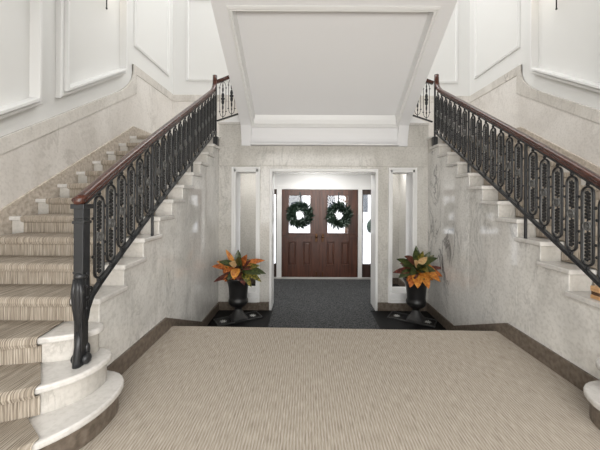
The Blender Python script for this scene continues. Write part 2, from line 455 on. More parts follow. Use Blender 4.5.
# entrance room behind the portal
for nm, x0, x1 in (('entry_left', -1.56, -1.48), ('entry_right', 2.055, 2.14)):
    struct('wall_' + nm, bx(x0, x1, YT, YB+0.1, LOW, 2.2), M['portal'])
AX0, AX1 = -1.00, 1.62
bm = bmesh.new(); box(bm, -1.5, AX0, YB-0.05, YD+0.1, LOW, 2.2); box(bm, AX1, 2.1, YB-0.05, YD+0.1, LOW, 2.2)
struct('wall_entry_back', bm, M['portal'])
bm = bmesh.new(); box(bm, -1.5, AX0, YB-0.07, YB-0.045, LOW, LOW+0.14); box(bm, AX1, 2.1, YB-0.07, YB-0.045, LOW, LOW+0.14)
box(bm, -1.485, -1.46, YT, YB, LOW, LOW+0.14); box(bm, 2.035, 2.06, YT, YB, LOW, LOW+0.14)
struct('baseboard_entry', bm, M['brown'])
struct('ceiling_entry', bx(-1.5, 2.1, YT-0.02, YD+0.1, 2.13, 2.18), M['paint'])
# door wall: white panel over the doors, mullions and threshold
ZD = H + 0.208
bm = bmesh.new()
box(bm, AX0, AX1, YD-0.03, YD+0.09, ZD, 2.15)
for x0, x1 in ((AX0, AX0+0.07), (-0.70, -0.585), (1.215, 1.31), (AX1-0.07, AX1)): box(bm, x0, x1, YD-0.04, YD+0.09, LOW, ZD)
box(bm, AX0, AX1, YD-0.045, YD-0.02, ZD-0.01, ZD+0.07)
struct('wall_door', bm, M['trim'], bevel=0.005)
struct('trim_%d' % tn, bx(AX0, AX1, YD-0.07, YD+0.09, LOW, LOW+0.035), M['silver'], bevel=0.004); tn += 1

def door_leaf(num, x0, x1, kx, gx0, gx1, pans):
    root = empty('door_%d' % num, ((x0+x1)/2, YD, LOW+0.035)); root['kind'] = 'structure'
    z0, z1 = LOW+0.04, ZD-0.005
    g0, g1 = H-0.83, H+0.066
    bm = bmesh.new()
    box(bm, x0, gx0, YD-0.02, YD+0.03, z0, z1); box(bm, gx1, x1, YD-0.02, YD+0.03, z0, z1)
    box(bm, gx0, gx1, YD-0.02, YD+0.03, g1, z1); box(bm, gx0, gx1, YD-0.02, YD+0.03, z0, g0)
    for a, b in ((gx0, gx0+0.025), (gx1-0.025, gx1)): box(bm, a-0.012, b-0.012 if a == gx0 else b+0.012, YD-0.035, YD+0.02, g0-0.01, g1+0.01)
    box(bm, gx0, gx1, YD-0.034, YD+0.02, g1-0.015, g1+0.01)
    box(bm, x0, x1, YD-0.04, YD-0.01, g0-0.09, g0-0.035); box(bm, x0, x1, YD-0.03, YD-0.01, g0-0.035, g0)
    struct('leaf', bm, M['door'], root, bevel=0.004)
    struct('glass_pane', bx(gx0, gx1, YD, YD+0.006, g0, g1), M['glass'], root)
    for a, b in pans:
        pt = [(a, H-1.585), (b, H-1.585), (b, H-1.03), (a, H-1.03)]
        bm = frame(pt, [(0, 0), (0.004, 0.016), (0.016, 0.016), (0.03, -0.004), (0.05, 0.008), (0.051, 0.008)], lambda u, v, h: (u, YD-0.02-h, v))
        q = inset(pt, 0.05); box(bm, q[0][0], q[1][0], YD-0.028, YD-0.015, q[0][1], q[2][1])
        struct('raised_panel', bm, M['door'], root)
    kz = H - 0.905
    kn = struct('knob', ball(lathe(bmesh.new(), [(0.001, 0), (0.03, 0), (0.03, 0.01), (0.012, 0.015), (0.012, 0.03), (0.001, 0.03)], (0, 0, 0), 14), (0, 0, 0.05), (0.034, 0.034, 0.028), 14, 10), M['brass'], root, smooth=True, local=True)
    kn.rotation_euler = (PI/2, 0, 0); kn.location = Vector((kx, YD-0.04, kz)) - wloc(root)
    struct('knob_plate', bx(kx-0.028, kx+0.028, YD-0.046, YD-0.03, kz-0.13, kz+0.06), M['brass'], root, bevel=0.006)
    struct('foot_bolt', bx(kx-0.016, kx+0.016, YD-0.04, YD-0.015, LOW+0.06, LOW+0.17), M['brass'], root, bevel=0.005)
door_leaf(1, -0.582, 0.308, 0.235, -0.425, 0.125, ((-0.435, -0.235), (-0.085, 0.105)))
door_leaf(2, 0.320, 1.212, 0.385, 0.485, 1.015, ((0.475, 0.665), (0.82, 1.005)))
struct('trim_%d' % tn, bx(0.303, 0.325, YD-0.03, YD+0.01, LOW+0.04, ZD-0.01), M['door'], bevel=0.003); tn += 1
for i, (a, b) in enumerate(((AX0+0.07, -0.70), (1.31, AX1-0.07))):
    root = empty('window_%d' % (i+1), ((a+b)/2, YD, LOW+0.035)); root['kind'] = 'structure'
    z0 = H - 1.56
    bm = bmesh.new(); box(bm, a, b, YD, YD+0.04, LOW+0.035, z0); box(bm, a, a+0.025, YD, YD+0.04, z0, ZD); box(bm, b-0.025, b, YD, YD+0.04, z0, ZD)
    box(bm, a, b, YD, YD+0.04, ZD-0.13, ZD)
    struct('window_frame', bm, M['ddark'], root, bevel=0.003)
    struct('glass_pane', bx(a+0.02, b-0.02, YD+0.015, YD+0.021, z0, ZD-0.12), M['glass'], root)

# ------------------------------------------------------------------ flights of stairs
def outline(S, n, y_back, off=0.0):
    """plan outline (x,y) of a rounded bottom step, from the wall side round the end to the stringer"""
    prm = {1: (-2.30, 1.88, 1.10, 1.88-nose(LFT,1), -1.50, 2.17), 2: (-2.20, 1.985, 0.885, 1.985-nose(LFT,2), -1.50, 2.14), 3: (-2.35, 2.07, 0.94, 2.07-nose(LFT,3), -1.50, 2.15)}[n]
    xc, yc, a, b, xe, ye = prm
    pts = [(-3.01, yc - b)]
    N = 20
    for i in range(N + 1):
        t = i / N * PI/2; e = 2/(2.25 if n < 3 else 2.0)
        pts.append((xc + a * math.sin(t)**e, yc - b * math.cos(t)**e))
    xm = xc + a
    for i in range(1, 9):
        t = i / 8 * PI/2
        pts.append((xe + (xm - xe) * math.cos(t)**0.85, yc + (ye - yc) * math.sin(t)**0.85))
    pts += [(xe, y_back), (-3.01, y_back)]
    if off:
        pts = inset(pts, off); pts[0] = (-3.01, pts[0][1]); pts[-1] = (-3.01, pts[-1][1])
    return [(S['xin'] + S['s'] * (-1.455 - x) if x > -3.0 else S['xw'], y + S['dy']) for x, y in pts]

def ynose(S, n, s):
    """front of tread n at distance s outward from the tread ends"""
    if n > 3: return nose(S, n)
    x = -1.455 - s
    xc, yc, a, b = {1: (-2.30, 1.88, 1.10, 1.88-nose(LFT,1)), 2: (-2.20, 1.985, 0.885, 1.985-nose(LFT,2)), 3: (-2.35, 2.07, 0.94, 2.07-nose(LFT,3))}[n]
    u = max(0, min(0.995, (x - xc) / a))
    e = 2.25 if n < 3 else 2.0
    return yc - b * (1 - u**e) ** (1/e) + S['dy']

def flight(S):
    sg = S['s']
    side = S['word']
    lab = {'left': 'marble stair flight rising on the left with beige carpet runner and two rounded bottom steps',
           'right': 'marble stair flight rising on the right, mostly seen from its veined marble side'}[side]
    root = thing('staircase', lab, 'staircase', (X(S, 0.8), nose(S, 3), 0))
    for n in range(1, 15):
        yn = nose(S, n); z = n * R
        if n <= 3:
            yb = nose(S, n+1) + 0.08 if n == 3 else 2.3 + S['dy']
            bm = pr(outline(S, n, 2.4), 'z', z-0.042, z)
            obj('tread', bm, M['tread'], root, bevel=0.012)
            bm = pr(outline(S, n, 2.4, 0.03), 'z', z-R, z-0.04)
            obj('riser', bm, M['brown'] if n == 1 else M['riser'], root)
        else:
            yb = yn + T + 0.05
            obj('tread', bx(X(S, 0), X(S, W(S)-0.03), yn, yb, z-0.042, z), M['tread'], root, bevel=0.01)
            obj('riser', bx(X(S, 0.035), X(S, W(S)-0.03), yn+0.035, yn+0.06, z-R, z-0.04), M['riser'], root)
    # stringer wall with stepped top, running down past the steps to the sunken floor
    xs0, xs1 = X(S, 0.03), X(S, 0.12)
    cuts = (3, 7, 10, 14)
    for c0, c1 in zip(cuts, cuts[1:]):
        ya = 2.0 + S['dy'] if c0 == 3 else nose(S, c0) + 0.036
        yb = YP + 0.05 if c1 == 14 else nose(S, c1) + 0.036
        zlow = lambda y: -0.06 if y < 3.2 else LOW
        pts = [(ya, zlow(ya)), (yb, zlow(yb))] if not ya < 3.2 < yb else [(ya, -0.06), (3.2, -0.06), (3.2, LOW), (yb, LOW)]
        if c1 == 14: pts.append((yb, ZL-0.04))
        for n in range(c1-1, c0-1, -1):
            y1 = nose(S, n+1) + 0.036
            y0 = max(ya, nose(S, n) + 0.036) if n > 3 else ya
            pts += [(y1, n*R-0.04), (y0, n*R-0.04)]
        m = M['side'] if S is LFT or c1 < 14 else M['veined']
        obj('stringer_slab', pr(pts, 'x', xs0, xs1), m, root, bevel=0.0035)
    # dark stone base board of the stringer
    y1 = 3.16 + S['dy']; y2 = 4.26 + S['dy']
    bp = [(1.99+S['dy'], 0.0), (y1+0.12, 0.0), (y2+0.0, LOW), (YP-0.02, LOW), (YP-0.02, LOW+0.14), (y2, LOW+0.14), (y1, 0.152), (1.99+S['dy'], 0.152)]
    obj('base_board', pr(bp, 'x', X(S, 0.012), X(S, 0.06)), M['brown'], root, bevel=0.004)
    # carpet runner
    e0 = {1: (-0.09, 0.10), 2: (0.055, 0.24), 3: (0.24, 0.275)}
    w1 = W(S) - 0.17
    prof = []                 # (n, dy from nose or back, z, edge s0)
    bm = bmesh.new(); rows = []
    K = 24
    for n in range(1, 15):
        z = n * R
        f0, b0 = e0.get(n, (0.21, 0.21))
        for dy, dz, s0 in ((0.026, -R+0.006, f0), (0.026, -0.058, f0), (-0.004, -0.05, f0), (-0.012, -0.028, f0), (-0.009, -0.004, f0), (0.004, 0.007, f0), (0.03, 0.009, f0)):
            rows.append([(X(S, s0 + (w1-s0)*k/K), ynose(S, n, s0 + (w1-s0)*k/K) + dy, z + dz) for k in range(K+1)])
        if n < 14:
            rows.append([(X(S, b0 + (w1-b0)*k/K), ynose(S, n+1, b0 + (w1-b0)*k/K) + 0.02, z + 0.009) for k in range(K+1)])
        else:
            rows.append([(X(S, 0.21 + (w1-0.21)*k/K), nose(S, 14) + 0.27, z + 0.009) for k in range(K+1)])
    vv = [[bm.verts.new(p) for p in r] for r in rows]
    for A, B in zip(vv, vv[1:]):
        for k in range(K): bm.faces.new((A[k], A[k+1], B[k+1], B[k]))
    o = obj('carpet_runner', bm, M['runner'], root)
    so = o.modifiers.new('thickness', 'SOLIDIFY'); so.thickness = 0.007; so.offset = 0
    return root
flight(LFT); flight(RGT)

# ------------------------------------------------------------------ balustrades
def stadium(a, h, n=8):
    """closed outline (y,z): half width a, half height h"""
    p = []
    for i in range(n+1): t = PI*i/n; p.append((a*math.cos(t), h-a + a*math.sin(t)))
    for i in range(n+1): t = PI + PI*i/n; p.append((a*math.cos(t), -(h-a) + a*math.sin(t)))
    return p
def baluster_bm():
    bm = bmesh.new()
    tube(bm, [(0, y, z) for y, z in stadium(0.045, 0.285)], 0.01, 6, True, flat=(0.010, 0.009))
    for s in (-1, 1):
        ball(bm, (0, 0, s*0.302), (0.014, 0.014, 0.014)); box(bm, -0.008, 0.008, -0.007, 0.007, s*0.30, s*0.338)
        ball(bm, (0, s*0.06, 0.13), (0.009, 0.012, 0.012)); ball(bm, (0, s*0.06, -0.13), (0.009, 0.012, 0.012))
    return bm
def outline_bm():
    return tube(bmesh.new(), [(0, y, z) for y, z in stadium(0.030, 0.267)], 0.004, 5, True, flat=(0.006, 0.0035))
def floral_bm():
    bm = bmesh.new()
    tube(bm, [(0, 0, -0.25), (0, 0, 0.25)], 0.005, 5)
    for s in (-1, 1):
        z = 0.05
        for i in range(8):
            ball(bm, (0, 0.0125, s*(z+0.012)), (0.007, 0.013, 0.013), 6, 4); ball(bm, (0, -0.0125, s*(z+0.003)), (0.007, 0.013, 0.013), 6, 4)
            if i % 2: ball(bm, (0, 0, s*(z+0.012)), (0.010, 0.008, 0.018), 6, 4)
            z += 0.0255
    return bm
def rosette_bm():
    bm = bmesh.new()
    tube(bm, [(0, 0.029*math.cos(2*PI*k/16), 0.029*math.sin(2*PI*k/16)) for k in range(16)], 0.0055, 6, True, flat=(0.017, 0.0055))
    ball(bm, (0, 0, 0), (0.017, 0.009, 0.009))
    for k in range(6): ball(bm, (0, 0.014*math.cos(k*PI/3), 0.014*math.sin(k*PI/3)), (0.013, 0.006, 0.006), 6, 4)
    return bm
BAL = None
RAILP = [(a*0.86, b*0.76) for a, b in [(-0.030, -0.03), (-0.034, -0.018), (-0.026, -0.01), (-0.037, 0.004), (-0.039, 0.02), (-0.030, 0.033), (-0.012, 0.039), (0.012, 0.039), (0.030, 0.033), (0.039, 0.02), (0.037, 0.004), (0.026, -0.01), (0.034, -0.018), (0.030, -0.03)]]
def railing(S):
    global BAL
    d = S['dy'] if S is LFT else -0.07
    D = dict(S); D['dy'] = d
    def xr(y):
        t = max(0, min(1, (y - d - 1.93) / 1.3)); t = t*(2-t)
        return X(S, -0.015 + 0.045*t)
    nl = lambda y: 4*R + (y - d - 2.12) * SL
    y0 = 1.925 + d
    lab = {'left': 'black iron balustrade with wooden handrail and newel post on the left stair flight',
           'right': 'black wrought iron balustrade with wooden handrail climbing the right stair flight'}[S['word']]
    root = thing('stair_railing', lab, 'railing', (xr(y0), y0, 2*R))
    def put(name, bm, m, **k): return obj(name, bm, m, root, **k)
    # handrail: straight, then a gooseneck up at the landing
    top = lambda y: nl(y) + 0.828
    path = [(xr(y), y, top(y)) for y in [1.885+d, 1.93+d, 2.0+d, 2.1+d, 2.2+d, 2.3+d, 2.45+d, 3.0+d, 3.6+d, 4.2+d, 4.66+d]]
    ye = 4.66 + d; zr = top(ye)
    P0, P1, P2 = (ye, zr), (4.84+d, top(4.84+d)), (4.845+d, top(4.84+d) + 0.14)
    for i in range(1, 7):
        t = i/6
        path.append((xr(ye), (1-t)**2*P0[0] + 2*t*(1-t)*P1[0] + t*t*P2[0], (1-t)**2*P0[1] + 2*t*(1-t)*P1[1] + t*t*P2[1]))
    path.append((xr(ye), 4.848+d, H + 1.97))
    hr = put('handrail', sweep(bmesh.new(), path, RAILP), M['rail'], smooth=True)
    # rounded end over the newel
    bm = ball(bmesh.new(), (xr(y0), 1.9+d, top(1.9+d)), (0.036, 0.03, 0.031), 16, 10)
    put('handrail_end', bm, M['rail'], smooth=True)
    path2 = [(p[0], p[1], p[2]-0.034) for p in path[1:11]]
    put('top_channel', sweep(bmesh.new(), path2, [(-0.019, -0.012), (0.019, -0.012), (0.019, 0.014), (-0.019, 0.014)]), M['iron'])
    bar = lambda y: nl(y) + 0.125
    pb = [(xr(1.955+d), 1.955+d, bar(1.955+d) - 0.11), (xr(1.975+d), 1.975+d, bar(1.975+d) - 0.05), (xr(2.02+d), 2.02+d, bar(2.02+d) - 0.008)] + [(xr(y), y, bar(y)) for y in (2.1+d, 2.2+d, 2.3+d, 3.0+d, 3.6+d, 4.2+d, 4.9+d)]
    put('bottom_rail', sweep(bmesh.new(), pb, [(-0.016, -0.013), (0.016, -0.013), (0.016, 0.013), (-0.016, 0.013)]), M['iron'])
    # newel post with leaf scroll
    x, y, zb = xr(y0), y0, 2*R
    zt = top(y) - 0.035
    bm = bmesh.new(); w = 0.031
    box(bm, x-w, x+w, y-w, y+w, zb+0.40, zt-0.012)
    box(bm, x-w-0.012, x+w+0.012, y-w-0.012, y+w+0.012, zt-0.03, zt)
    box(bm, x-w-0.006, x+w+0.006, y-w-0.006, y+w+0.006, zt-0.125, zt-0.105)
    box(bm, x-w-0.004, x+w+0.004, y-w-0.004, y+w+0.004, zt-0.095, zt-0.09)
    q = 0.026
    box(bm, x-q, x+q, y-q-0.005, y+q, zb, zb+0.45)
    nw = put('newel_post', bm, M['iron'], bevel=0.004)
    bm = bmesh.new()
    ball(bm, (x, y-0.008, zb+0.565), (0.041, 0.04, 0.034), 14, 8)
    tube(bm, [(x, y-0.012, zb+0.55), (x, y-0.014, zb+0.48), (x, y-0.012, zb+0.38), (x, y-0.010, zb+0.28), (x, y-0.008, zb+0.18)], [0.033, 0.036, 0.034, 0.03, 0.02], 10, up=(1, 0, 0))
    for s in (-1, 1):
        tube(bm, [(x+s*0.016, y-0.034, zb+0.55), (x+s*0.026, y-0.034, zb+0.46), (x+s*0.022, y-0.03, zb+0.36), (x+s*0.010, y-0.026, zb+0.24)], [0.012, 0.016, 0.013, 0.008], 8)
        for k, zz in enumerate((0.585, 0.50, 0.43, 0.36)): ball(bm, (x+s*0.043, y-0.01, zb+zz), (0.008, 0.008, 0.008), 6, 4)
    obj('leaf_scroll', bm, M['iron'], nw, smooth=True)
    bm = bmesh.new()
    tube(bm, [(x, y-0.012, zb+0.22), (x, y-0.024, zb+0.12), (x, y-0.036, zb+0.03), (x, y-0.036, zb)], [0.02, 0.024, 0.026, 0.026], 10)
    for s in (-1, 1): ball(bm, (x+s*0.034, y-0.0, zb+0.035), (0.026, 0.035, 0.035), 10, 6); ball(bm, (x+s*0.024, y+0.02, zb+0.08), (0.016, 0.02, 0.05), 8, 6)
    obj('foot', bm, M['iron'], nw, smooth=True)
    # small scroll filling the corner between newel and bottom rail
    bm = tube(bmesh.new(), [(x, 2.0+d + 0.022*math.cos(a)*(1-a/16), bar(2.0+d)+0.045 + 0.03*math.sin(a)*(1-a/16)) for a in [i*0.5 for i in range(22)]], 0.005, 6)
    put('corner_scroll', bm, M['iron'], smooth=True)
    # square posts with legs to the treads, and end newel at the landing
    for yp, nn in ((2.885+d, 6), (3.89+d, 10)):
        zf = (nn if S is LFT else nn) * R
        zf = max(k*R for k in range(3, 14) if nose(S, k) <= yp - 0.01)
        put('post', bx(xr(yp)-0.010, xr(yp)+0.010, yp-0.012, yp+0.012, zf, top(yp)-0.05), M['iron'], bevel=0.003)
    ye = 4.90 + d
    bm = bx(xr(ye)-0.012, xr(ye)+0.012, ye-0.012, ye+0.012, 13*R, top(ye)+0.1)
    box(bm, xr(ye)-0.035, xr(ye)+0.035, ye-0.04, ye+0.04, 13*R, 13*R+0.14)
    put('landing_newel', bm, M['iron'], bevel=0.004)
    ys = [2.10 + 0.139*k for k in range(6)] + [2.985 + 0.1345*k for k in range(7)] + [3.99 + 0.1345*k for k in range(7)]
    for yy in ys:
        yy += d
        loc = Vector((xr(yy), yy, nl(yy) + 0.455)) - wloc(root)
        if BAL is None:
            a = obj('baluster', baluster_bm(), M['iron'], root, local=True, loc=loc, smooth=True)
            f = obj('floral_bar', floral_bm(), M['ironf'], a, local=True)
            g = obj('inner_ring', outline_bm(), M['iron2'], a, local=True, smooth=True)
            r = obj('rosette', rosette_bm(), M['iron2'], a, local=True, smooth=True)
            BAL = (a, f, g, r)
        else:
            a = BAL[0].copy(); a.parent = root; a.location = loc; C.objects.link(a)
            for q in BAL[1:]:
                c = q.copy(); c.parent = a; C.objects.link(c)
railing(LFT); railing(RGT)

# ------------------------------------------------------------------ central flight, seen from below
def soffit():
    x0, x1 = -1.10, 1.70
    root = thing('upper_staircase', 'white panelled underside of the central stair flight sloping overhead above the entrance', 'staircase', (0.3, YP, H+0.875))
    A = lambda y: H + 1.33 + 0.64 * (4.82 - y)
    px0, px1 = -0.93, 1.53
    yb, yt = 5.04, 3.445
    ys = 2.3
    th = 0.27
    # body: side margins, bottom end and top end around the recessed panel
    def slab(xa, xb, ya, yb_):
        return [(ya, A(ya)), (yb_, A(yb_)), (yb_, A(yb_)+th), (ya, A(ya)+th)]
    bm = bmesh.new()
    prism(bm, slab(0, 0, ys, 5.06), 'x', x0, px0); prism(bm, slab(0, 0, ys, 5.06), 'x', px1, x1)
    prism(bm, slab(0, 0, ys, yt), 'x', px0, px1)
    obj('soffit', bm, M['soffit'], root)
    # recessed panel set 7 cm up
    n = Vector((0, 0.64, 1)).normalized()
    rec = 0.125
    bm = bmesh.new(); prism(bm, [(yt-0.02, A(yt-0.02)+rec), (yb+0.03, A(yb+0.03)+rec), (yb+0.03, A(yb+0.03)+th), (yt-0.02, A(yt-0.02)+th)], 'x', px0-0.02, px1+0.02)
    obj('recessed_panel', bm, M['soffit'], root)
    # moulding round the panel
    pts = [(px0, yt), (px1, yt), (px1, yb-0.01), (px0, yb-0.01)]
    prof = [(0, -0.012), (0.0, 0.016), (0.02, 0.022), (0.032, 0.006), (0.04, 0.006), (0.046, 0.010), (0.054, 0.0), (0.058, -0.06), (0.075, -rec)]
    bm = frame(pts, prof, lambda u, v, h: (u, v, A(v) - h))
    obj('panel_moulding', bm, M['trim'], root)
    # apron: runs down to the portal lintel and flares at its foot
    zz = A(5.03)
    ap = [(5.02, A(5.02)-0.0), (5.045, A(5.045)-0.015), (5.06, H+1.08), (5.06, H+1.0), (5.045, H+0.955), (5.01, H+0.92), (4.96, H+0.90), (4.955, H+0.876), (5.2, H+0.876), (5.2, A(5.2)+th), (5.0, A(5.0)+th)]
    bm = pr(ap, 'x', -0.93, 1.53)
    obj('apron', bm, M['soffit'], root, bevel=0.003)
    ap2 = [(4.90, A(4.90)), (4.98, A(4.98)-0.02), (5.03, H+1.05), (5.055, H+0.96), (5.06, H+0.876), (5.2, H+0.876), (5.2, A(5.2)+th), (4.90, A(4.90)+th)]
    for a, b in ((x0, -0.93), (1.53, x1)): obj('apron_end', pr(ap2, 'x', a, b), M['soffit'], root)
soffit()
# marble pedestals beside the central flight, with a slab on top
for S in (LFT, RGT):
    a, b = (-1.485, -1.08) if S is LFT else (1.68, 2.06)
    w = S['word']
    root = thing('pedestal', {'left': 'marble pedestal block on the portal wall at the top of the left flight', 'right': 'marble pedestal block on the portal wall at the top of the right flight'}[w], 'pedestal', ((a+b)/2, YP, 2.297))
    obj('block', bx(a, b, YP-0.005, YP+0.45, 2.297, H+1.235), M['portal'], root)
    obj('slab', bx(a-0.005, b+0.005, YP-0.03, YP+0.47, H+1.235, H+1.275), M['tread'], root, bevel=0.006)
    lo, hi = (a, b) if S is LFT else (b, a)
    obj('white_string', pr([(lo, H+1.273), (hi, H+1.273), (hi, H+1.43)], 'y', YP+0.0, YP+0.06), M['trim'], root)
    # short open railing that turns into the central flight
    t = thing('landing_railing', {'left': 'short open iron railing with wooden rail above the left end of the portal wall', 'right': 'short open iron railing with wooden rail above the right end of the portal wall'}[w], 'railing', (lo, YP+0.03, H+1.275))
    lo = lo - 0.06 if S is LFT else lo + 0.09
    yq = YP + 0.03
    P = lambda f, dz: (lo + (hi-lo)*f, yq, H + 1.30 + 0.155*f + dz)
    obj('bottom_rail', sweep(bmesh.new(), [P(0.02, 0), P(1.05, 0)], [(-0.014, -0.011), (0.014, -0.011), (0.014, 0.011), (-0.014, 0.011)], lat=(0, 1, 0)), M['iron'], t)
    obj('handrail', sweep(bmesh.new(), [P(0.0, 0.665), P(0.25, 0.67), P(1.05, 0.70)], RAILP, lat=(0, 1, 0)), M['rail'], t, smooth=True)
    for f in (0.24, 0.56, 0.88):
        bm = bmesh.new(); c = P(f, 0); xx = c[0]
        tube(bm, [(xx, yq, c[2]), (xx, yq, c[2]+0.65)], 0.006, 6)
        for dz, a_, b_ in ((0.12, 0.012, 0.03), (0.20, 0.016, 0.05), (0.29, 0.026, 0.05), (0.345, 0.036, 0.028), (0.40, 0.026, 0.05), (0.50, 0.016, 0.05), (0.57, 0.012, 0.03)): ball(bm, (xx, yq, c[2]+dz), (a_, 0.014, b_), 8, 6)
        for s in (-1, 1):
            u = 0.052*s
            tube(bm, [(xx, yq, c[2]+0.03), (xx+u*0.7, yq, c[2]+0.06), (xx+u, yq, c[2]+0.11), (xx+u, yq, c[2]+0.56), (xx+u*0.7, yq, c[2]+0.61), (xx, yq, c[2]+0.64)], 0.005, 5)
            tube(bm, [(xx+u*0.8, yq, c[2]+0.13), (xx+u*1.3, yq, c[2]+0.13)], 0.008, 5); tube(bm, [(xx+u*0.8, yq, c[2]+0.53), (xx+u*1.3, yq, c[2]+0.53)], 0.008, 5)
        obj('open_baluster', bm, M['iron'], t, smooth=True)

# ------------------------------------------------------------------ urns, crotons and trays
def tray(x, y, ang, label, zr=0):
    root = thing('tray', label, 'tray', (x, y, LOW), rz=ang, group=None)
    a, b = 0.345, 0.135
    bm = bmesh.new(); box(bm, -a, a, -b, b, 0, 0.012)
    obj('base', bm, M['tray'], root, local=True, bevel=0.004)
    bm = bmesh.new()
    for s in (-1, 1): box(bm, -a, a, s*b-0.008, s*b+0.008, 0, 0.022); box(bm, s*a-0.008, s*a+0.008, -b, b, 0, 0.022)
    obj('rim', bm, M['trayl'], root, local=True, bevel=0.004)
    for s in (-1, 1):
        bm = bmesh.new()
        pts = []
        for k in range(16):
            r = 0.06 if k % 2 == 0 else 0.03
            pts.append((s*0.235 + r*math.cos(k*PI/8)*0.95, r*math.sin(k*PI/8)*1.05))
        prism(bm, pts, 'z', 0.010, 0.0145)
        obj('star_emblem', bm, M['emblem'], root, local=True)
    return root
def urn(x, y, ang, label):
    z = LOW + 0.012
    root = thing('urn', label, 'urn', (x, y, z), rz=ang)
    bm = bmesh.new()
    lv = [(0.150, 0.0), (0.150, 0.016), (0.105, 0.055), (0.066, 0.115), (0.052, 0.15)]
    rings = []
    for r, zz in lv:
        rr = []
        for k in range(32):
            a = 2*PI*(k+0.5)/32; c, s = math.cos(a), math.sin(a)
            sq = 1/max(abs(c), abs(s)); t = max(0, 1 - zz/0.10); q = sq*t*0.86 + (1-t)
            rr.append(bm.verts.new((r*c*q, r*s*q, zz)))
        rings.append(rr)
    for A, B in zip(rings, rings[1:]):
        for k in range(32): bm.faces.new((A[k], A[(k+1) % 32], B[(k+1) % 32], B[k]))
    bm.faces.new(rings[0][::-1]); bm.faces.new(rings[-1])
    obj('foot', bm, M['foot'], root, local=True)
    prof = [(0.05, 0.145), (0.056, 0.155), (0.056, 0.175), (0.085, 0.19), (0.128, 0.215), (0.150, 0.25), (0.153, 0.285), (0.148, 0.30), (0.140, 0.315), (0.139, 0.35), (0.144, 0.42), (0.152, 0.50), (0.165, 0.56), (0.186, 0.60), (0.203, 0.625), (0.209, 0.64), (0.203, 0.652), (0.188, 0.65), (0.172, 0.62), (0.155, 0.58), (0.02, 0.58)]
    obj('bowl', lathe(bmesh.new(), prof), M['urn'], root, local=True, smooth=True)
    obj('soil', lathe(bmesh.new(), [(0.165, 0.585), (0.15, 0.60), (0.05, 0.612), (0.005, 0.612)]), M['soil'], root, local=True)
    return root
LM = ['g1', 'g2', 'o1', 'o2', 'b1', 'p1']
def croton(x, y, label, spec, seed):
    rnd = random.Random(seed)
    z = LOW + 0.012 + 0.60
    root = thing('croton_plant', label, 'plant', (x, y, z))
    bm = bmesh.new()
    tube(bm, [(0, 0, 0), (0.01, 0, 0.08), (0.0, 0.0, 0.20)], [0.012, 0.01, 0.006], 8)
    for k in range(5):
        a = k*2*PI/5; tube(bm, [(0, 0, 0.03), (0.05*math.cos(a), 0.05*math.sin(a), 0.10), (0.07*math.cos(a), 0.07*math.sin(a), 0.17)], 0.005, 6)
    obj('stem', bm, M['g2'], root, local=True)
    bm = bmesh.new()
    for dx, dy, dz, bx_, bz, ln, wd, dr, mi in spec:
        leafblade(bm, (bx_, -0.05 + dy*0.05, bz + 0.03), (dx, dy, dz), ln*1.12, wd*1.3, dr*0.8, mi, side=Vector((dx, dy, dz)).cross(Vector((0.15*dx, -0.8, 0.7))))
    for k in range(44):
        a = rnd.uniform(0, 2*PI); e = rnd.uniform(-0.1, 1.0)
        b = (0.07*math.cos(a), 0.07*math.sin(a), rnd.uniform(0.06, 0.22))
        mi = rnd.choice([0, 0, 0, 1, 3, 3, 4, 4, 2])
        if e < 0.25 and mi == 0: mi = 2 if rnd.random() < 0.3 else 4
        leafblade(bm, b, (math.cos(a), math.sin(a), e), rnd.uniform(0.16, 0.22), rnd.uniform(0.09, 0.12), rnd.uniform(0.3, 0.8), mi, side=Vector((math.cos(a), math.sin(a), e)).cross(Vector((rnd.uniform(-0.4, 0.4), -0.6, 0.7))))
    o = obj('foliage', bm, [M[k] for k in LM], root, local=True, smooth=True)
    return root
# colours by index: 0 green 1 olive 2 orange 3 rust 4 burgundy 5 pale
specL = [(0.95, -0.3, 0.15, 0.10, 0.14, 0.34, 0.09, 0.5, 0), (0.9, -0.5, -0.05, 0.09, 0.12, 0.34, 0.08, 0.6, 1), (0.9, 0.0, 0.5, 0.08, 0.2, 0.32, 0.08, 0.6, 3), (-0.6, -0.5, 0.6, -0.04, 0.2, 0.26, 0.08, 0.7, 0), (-0.9, -0.2, 0.35, -0.06, 0.16, 0.30, 0.09, 0.5, 3), (-0.85, -0.3, 0.55, -0.05, 0.18, 0.26, 0.08, 0.4, 2), (-0.95, -0.2, -0.1, -0.05, 0.07, 0.30, 0.075, 0.5, 4), (-0.5, -0.2, 1.0, -0.05, 0.22, 0.25, 0.06, 0.0, 2),
         (0.05, -0.9, -0.2, -0.01, 0.17, 0.20, 0.11, 1.0, 2), (0.1, -0.5, 0.8, 0.03, 0.2, 0.24, 0.09, 0.8, 0), (0.0, 0.1, 1, 0.0, 0.2, 0.22, 0.09, 0.3, 0), (0.35, -0.2, 0.9, 0.06, 0.2, 0.2, 0.08, 0.5, 3),
         (0.9, -0.4, 0.2, 0.08, 0.13, 0.30, 0.10, 0.6, 0), (0.9, -0.2, 0.5, 0.08, 0.15, 0.26, 0.08, 0.6, 1), (0.6, -0.6, -0.3, 0.07, 0.1, 0.28, 0.07, 0.6, 1), (0.8, -0.3, 0.9, 0.06, 0.16, 0.2, 0.06, 0.3, 4), (0.45, -0.7, -0.5, 0.05, 0.09, 0.2, 0.09, 0.4, 4),
         (0.2, -0.9, 0.1, 0.02, 0.1, 0.2, 0.1, 0.9, 4), (-0.3, -0.8, 0.1, -0.02, 0.1, 0.2, 0.09, 0.9, 0), (-0.2, -0.6, 0.6, -0.02, 0.2, 0.2, 0.08, 0.8, 5)]
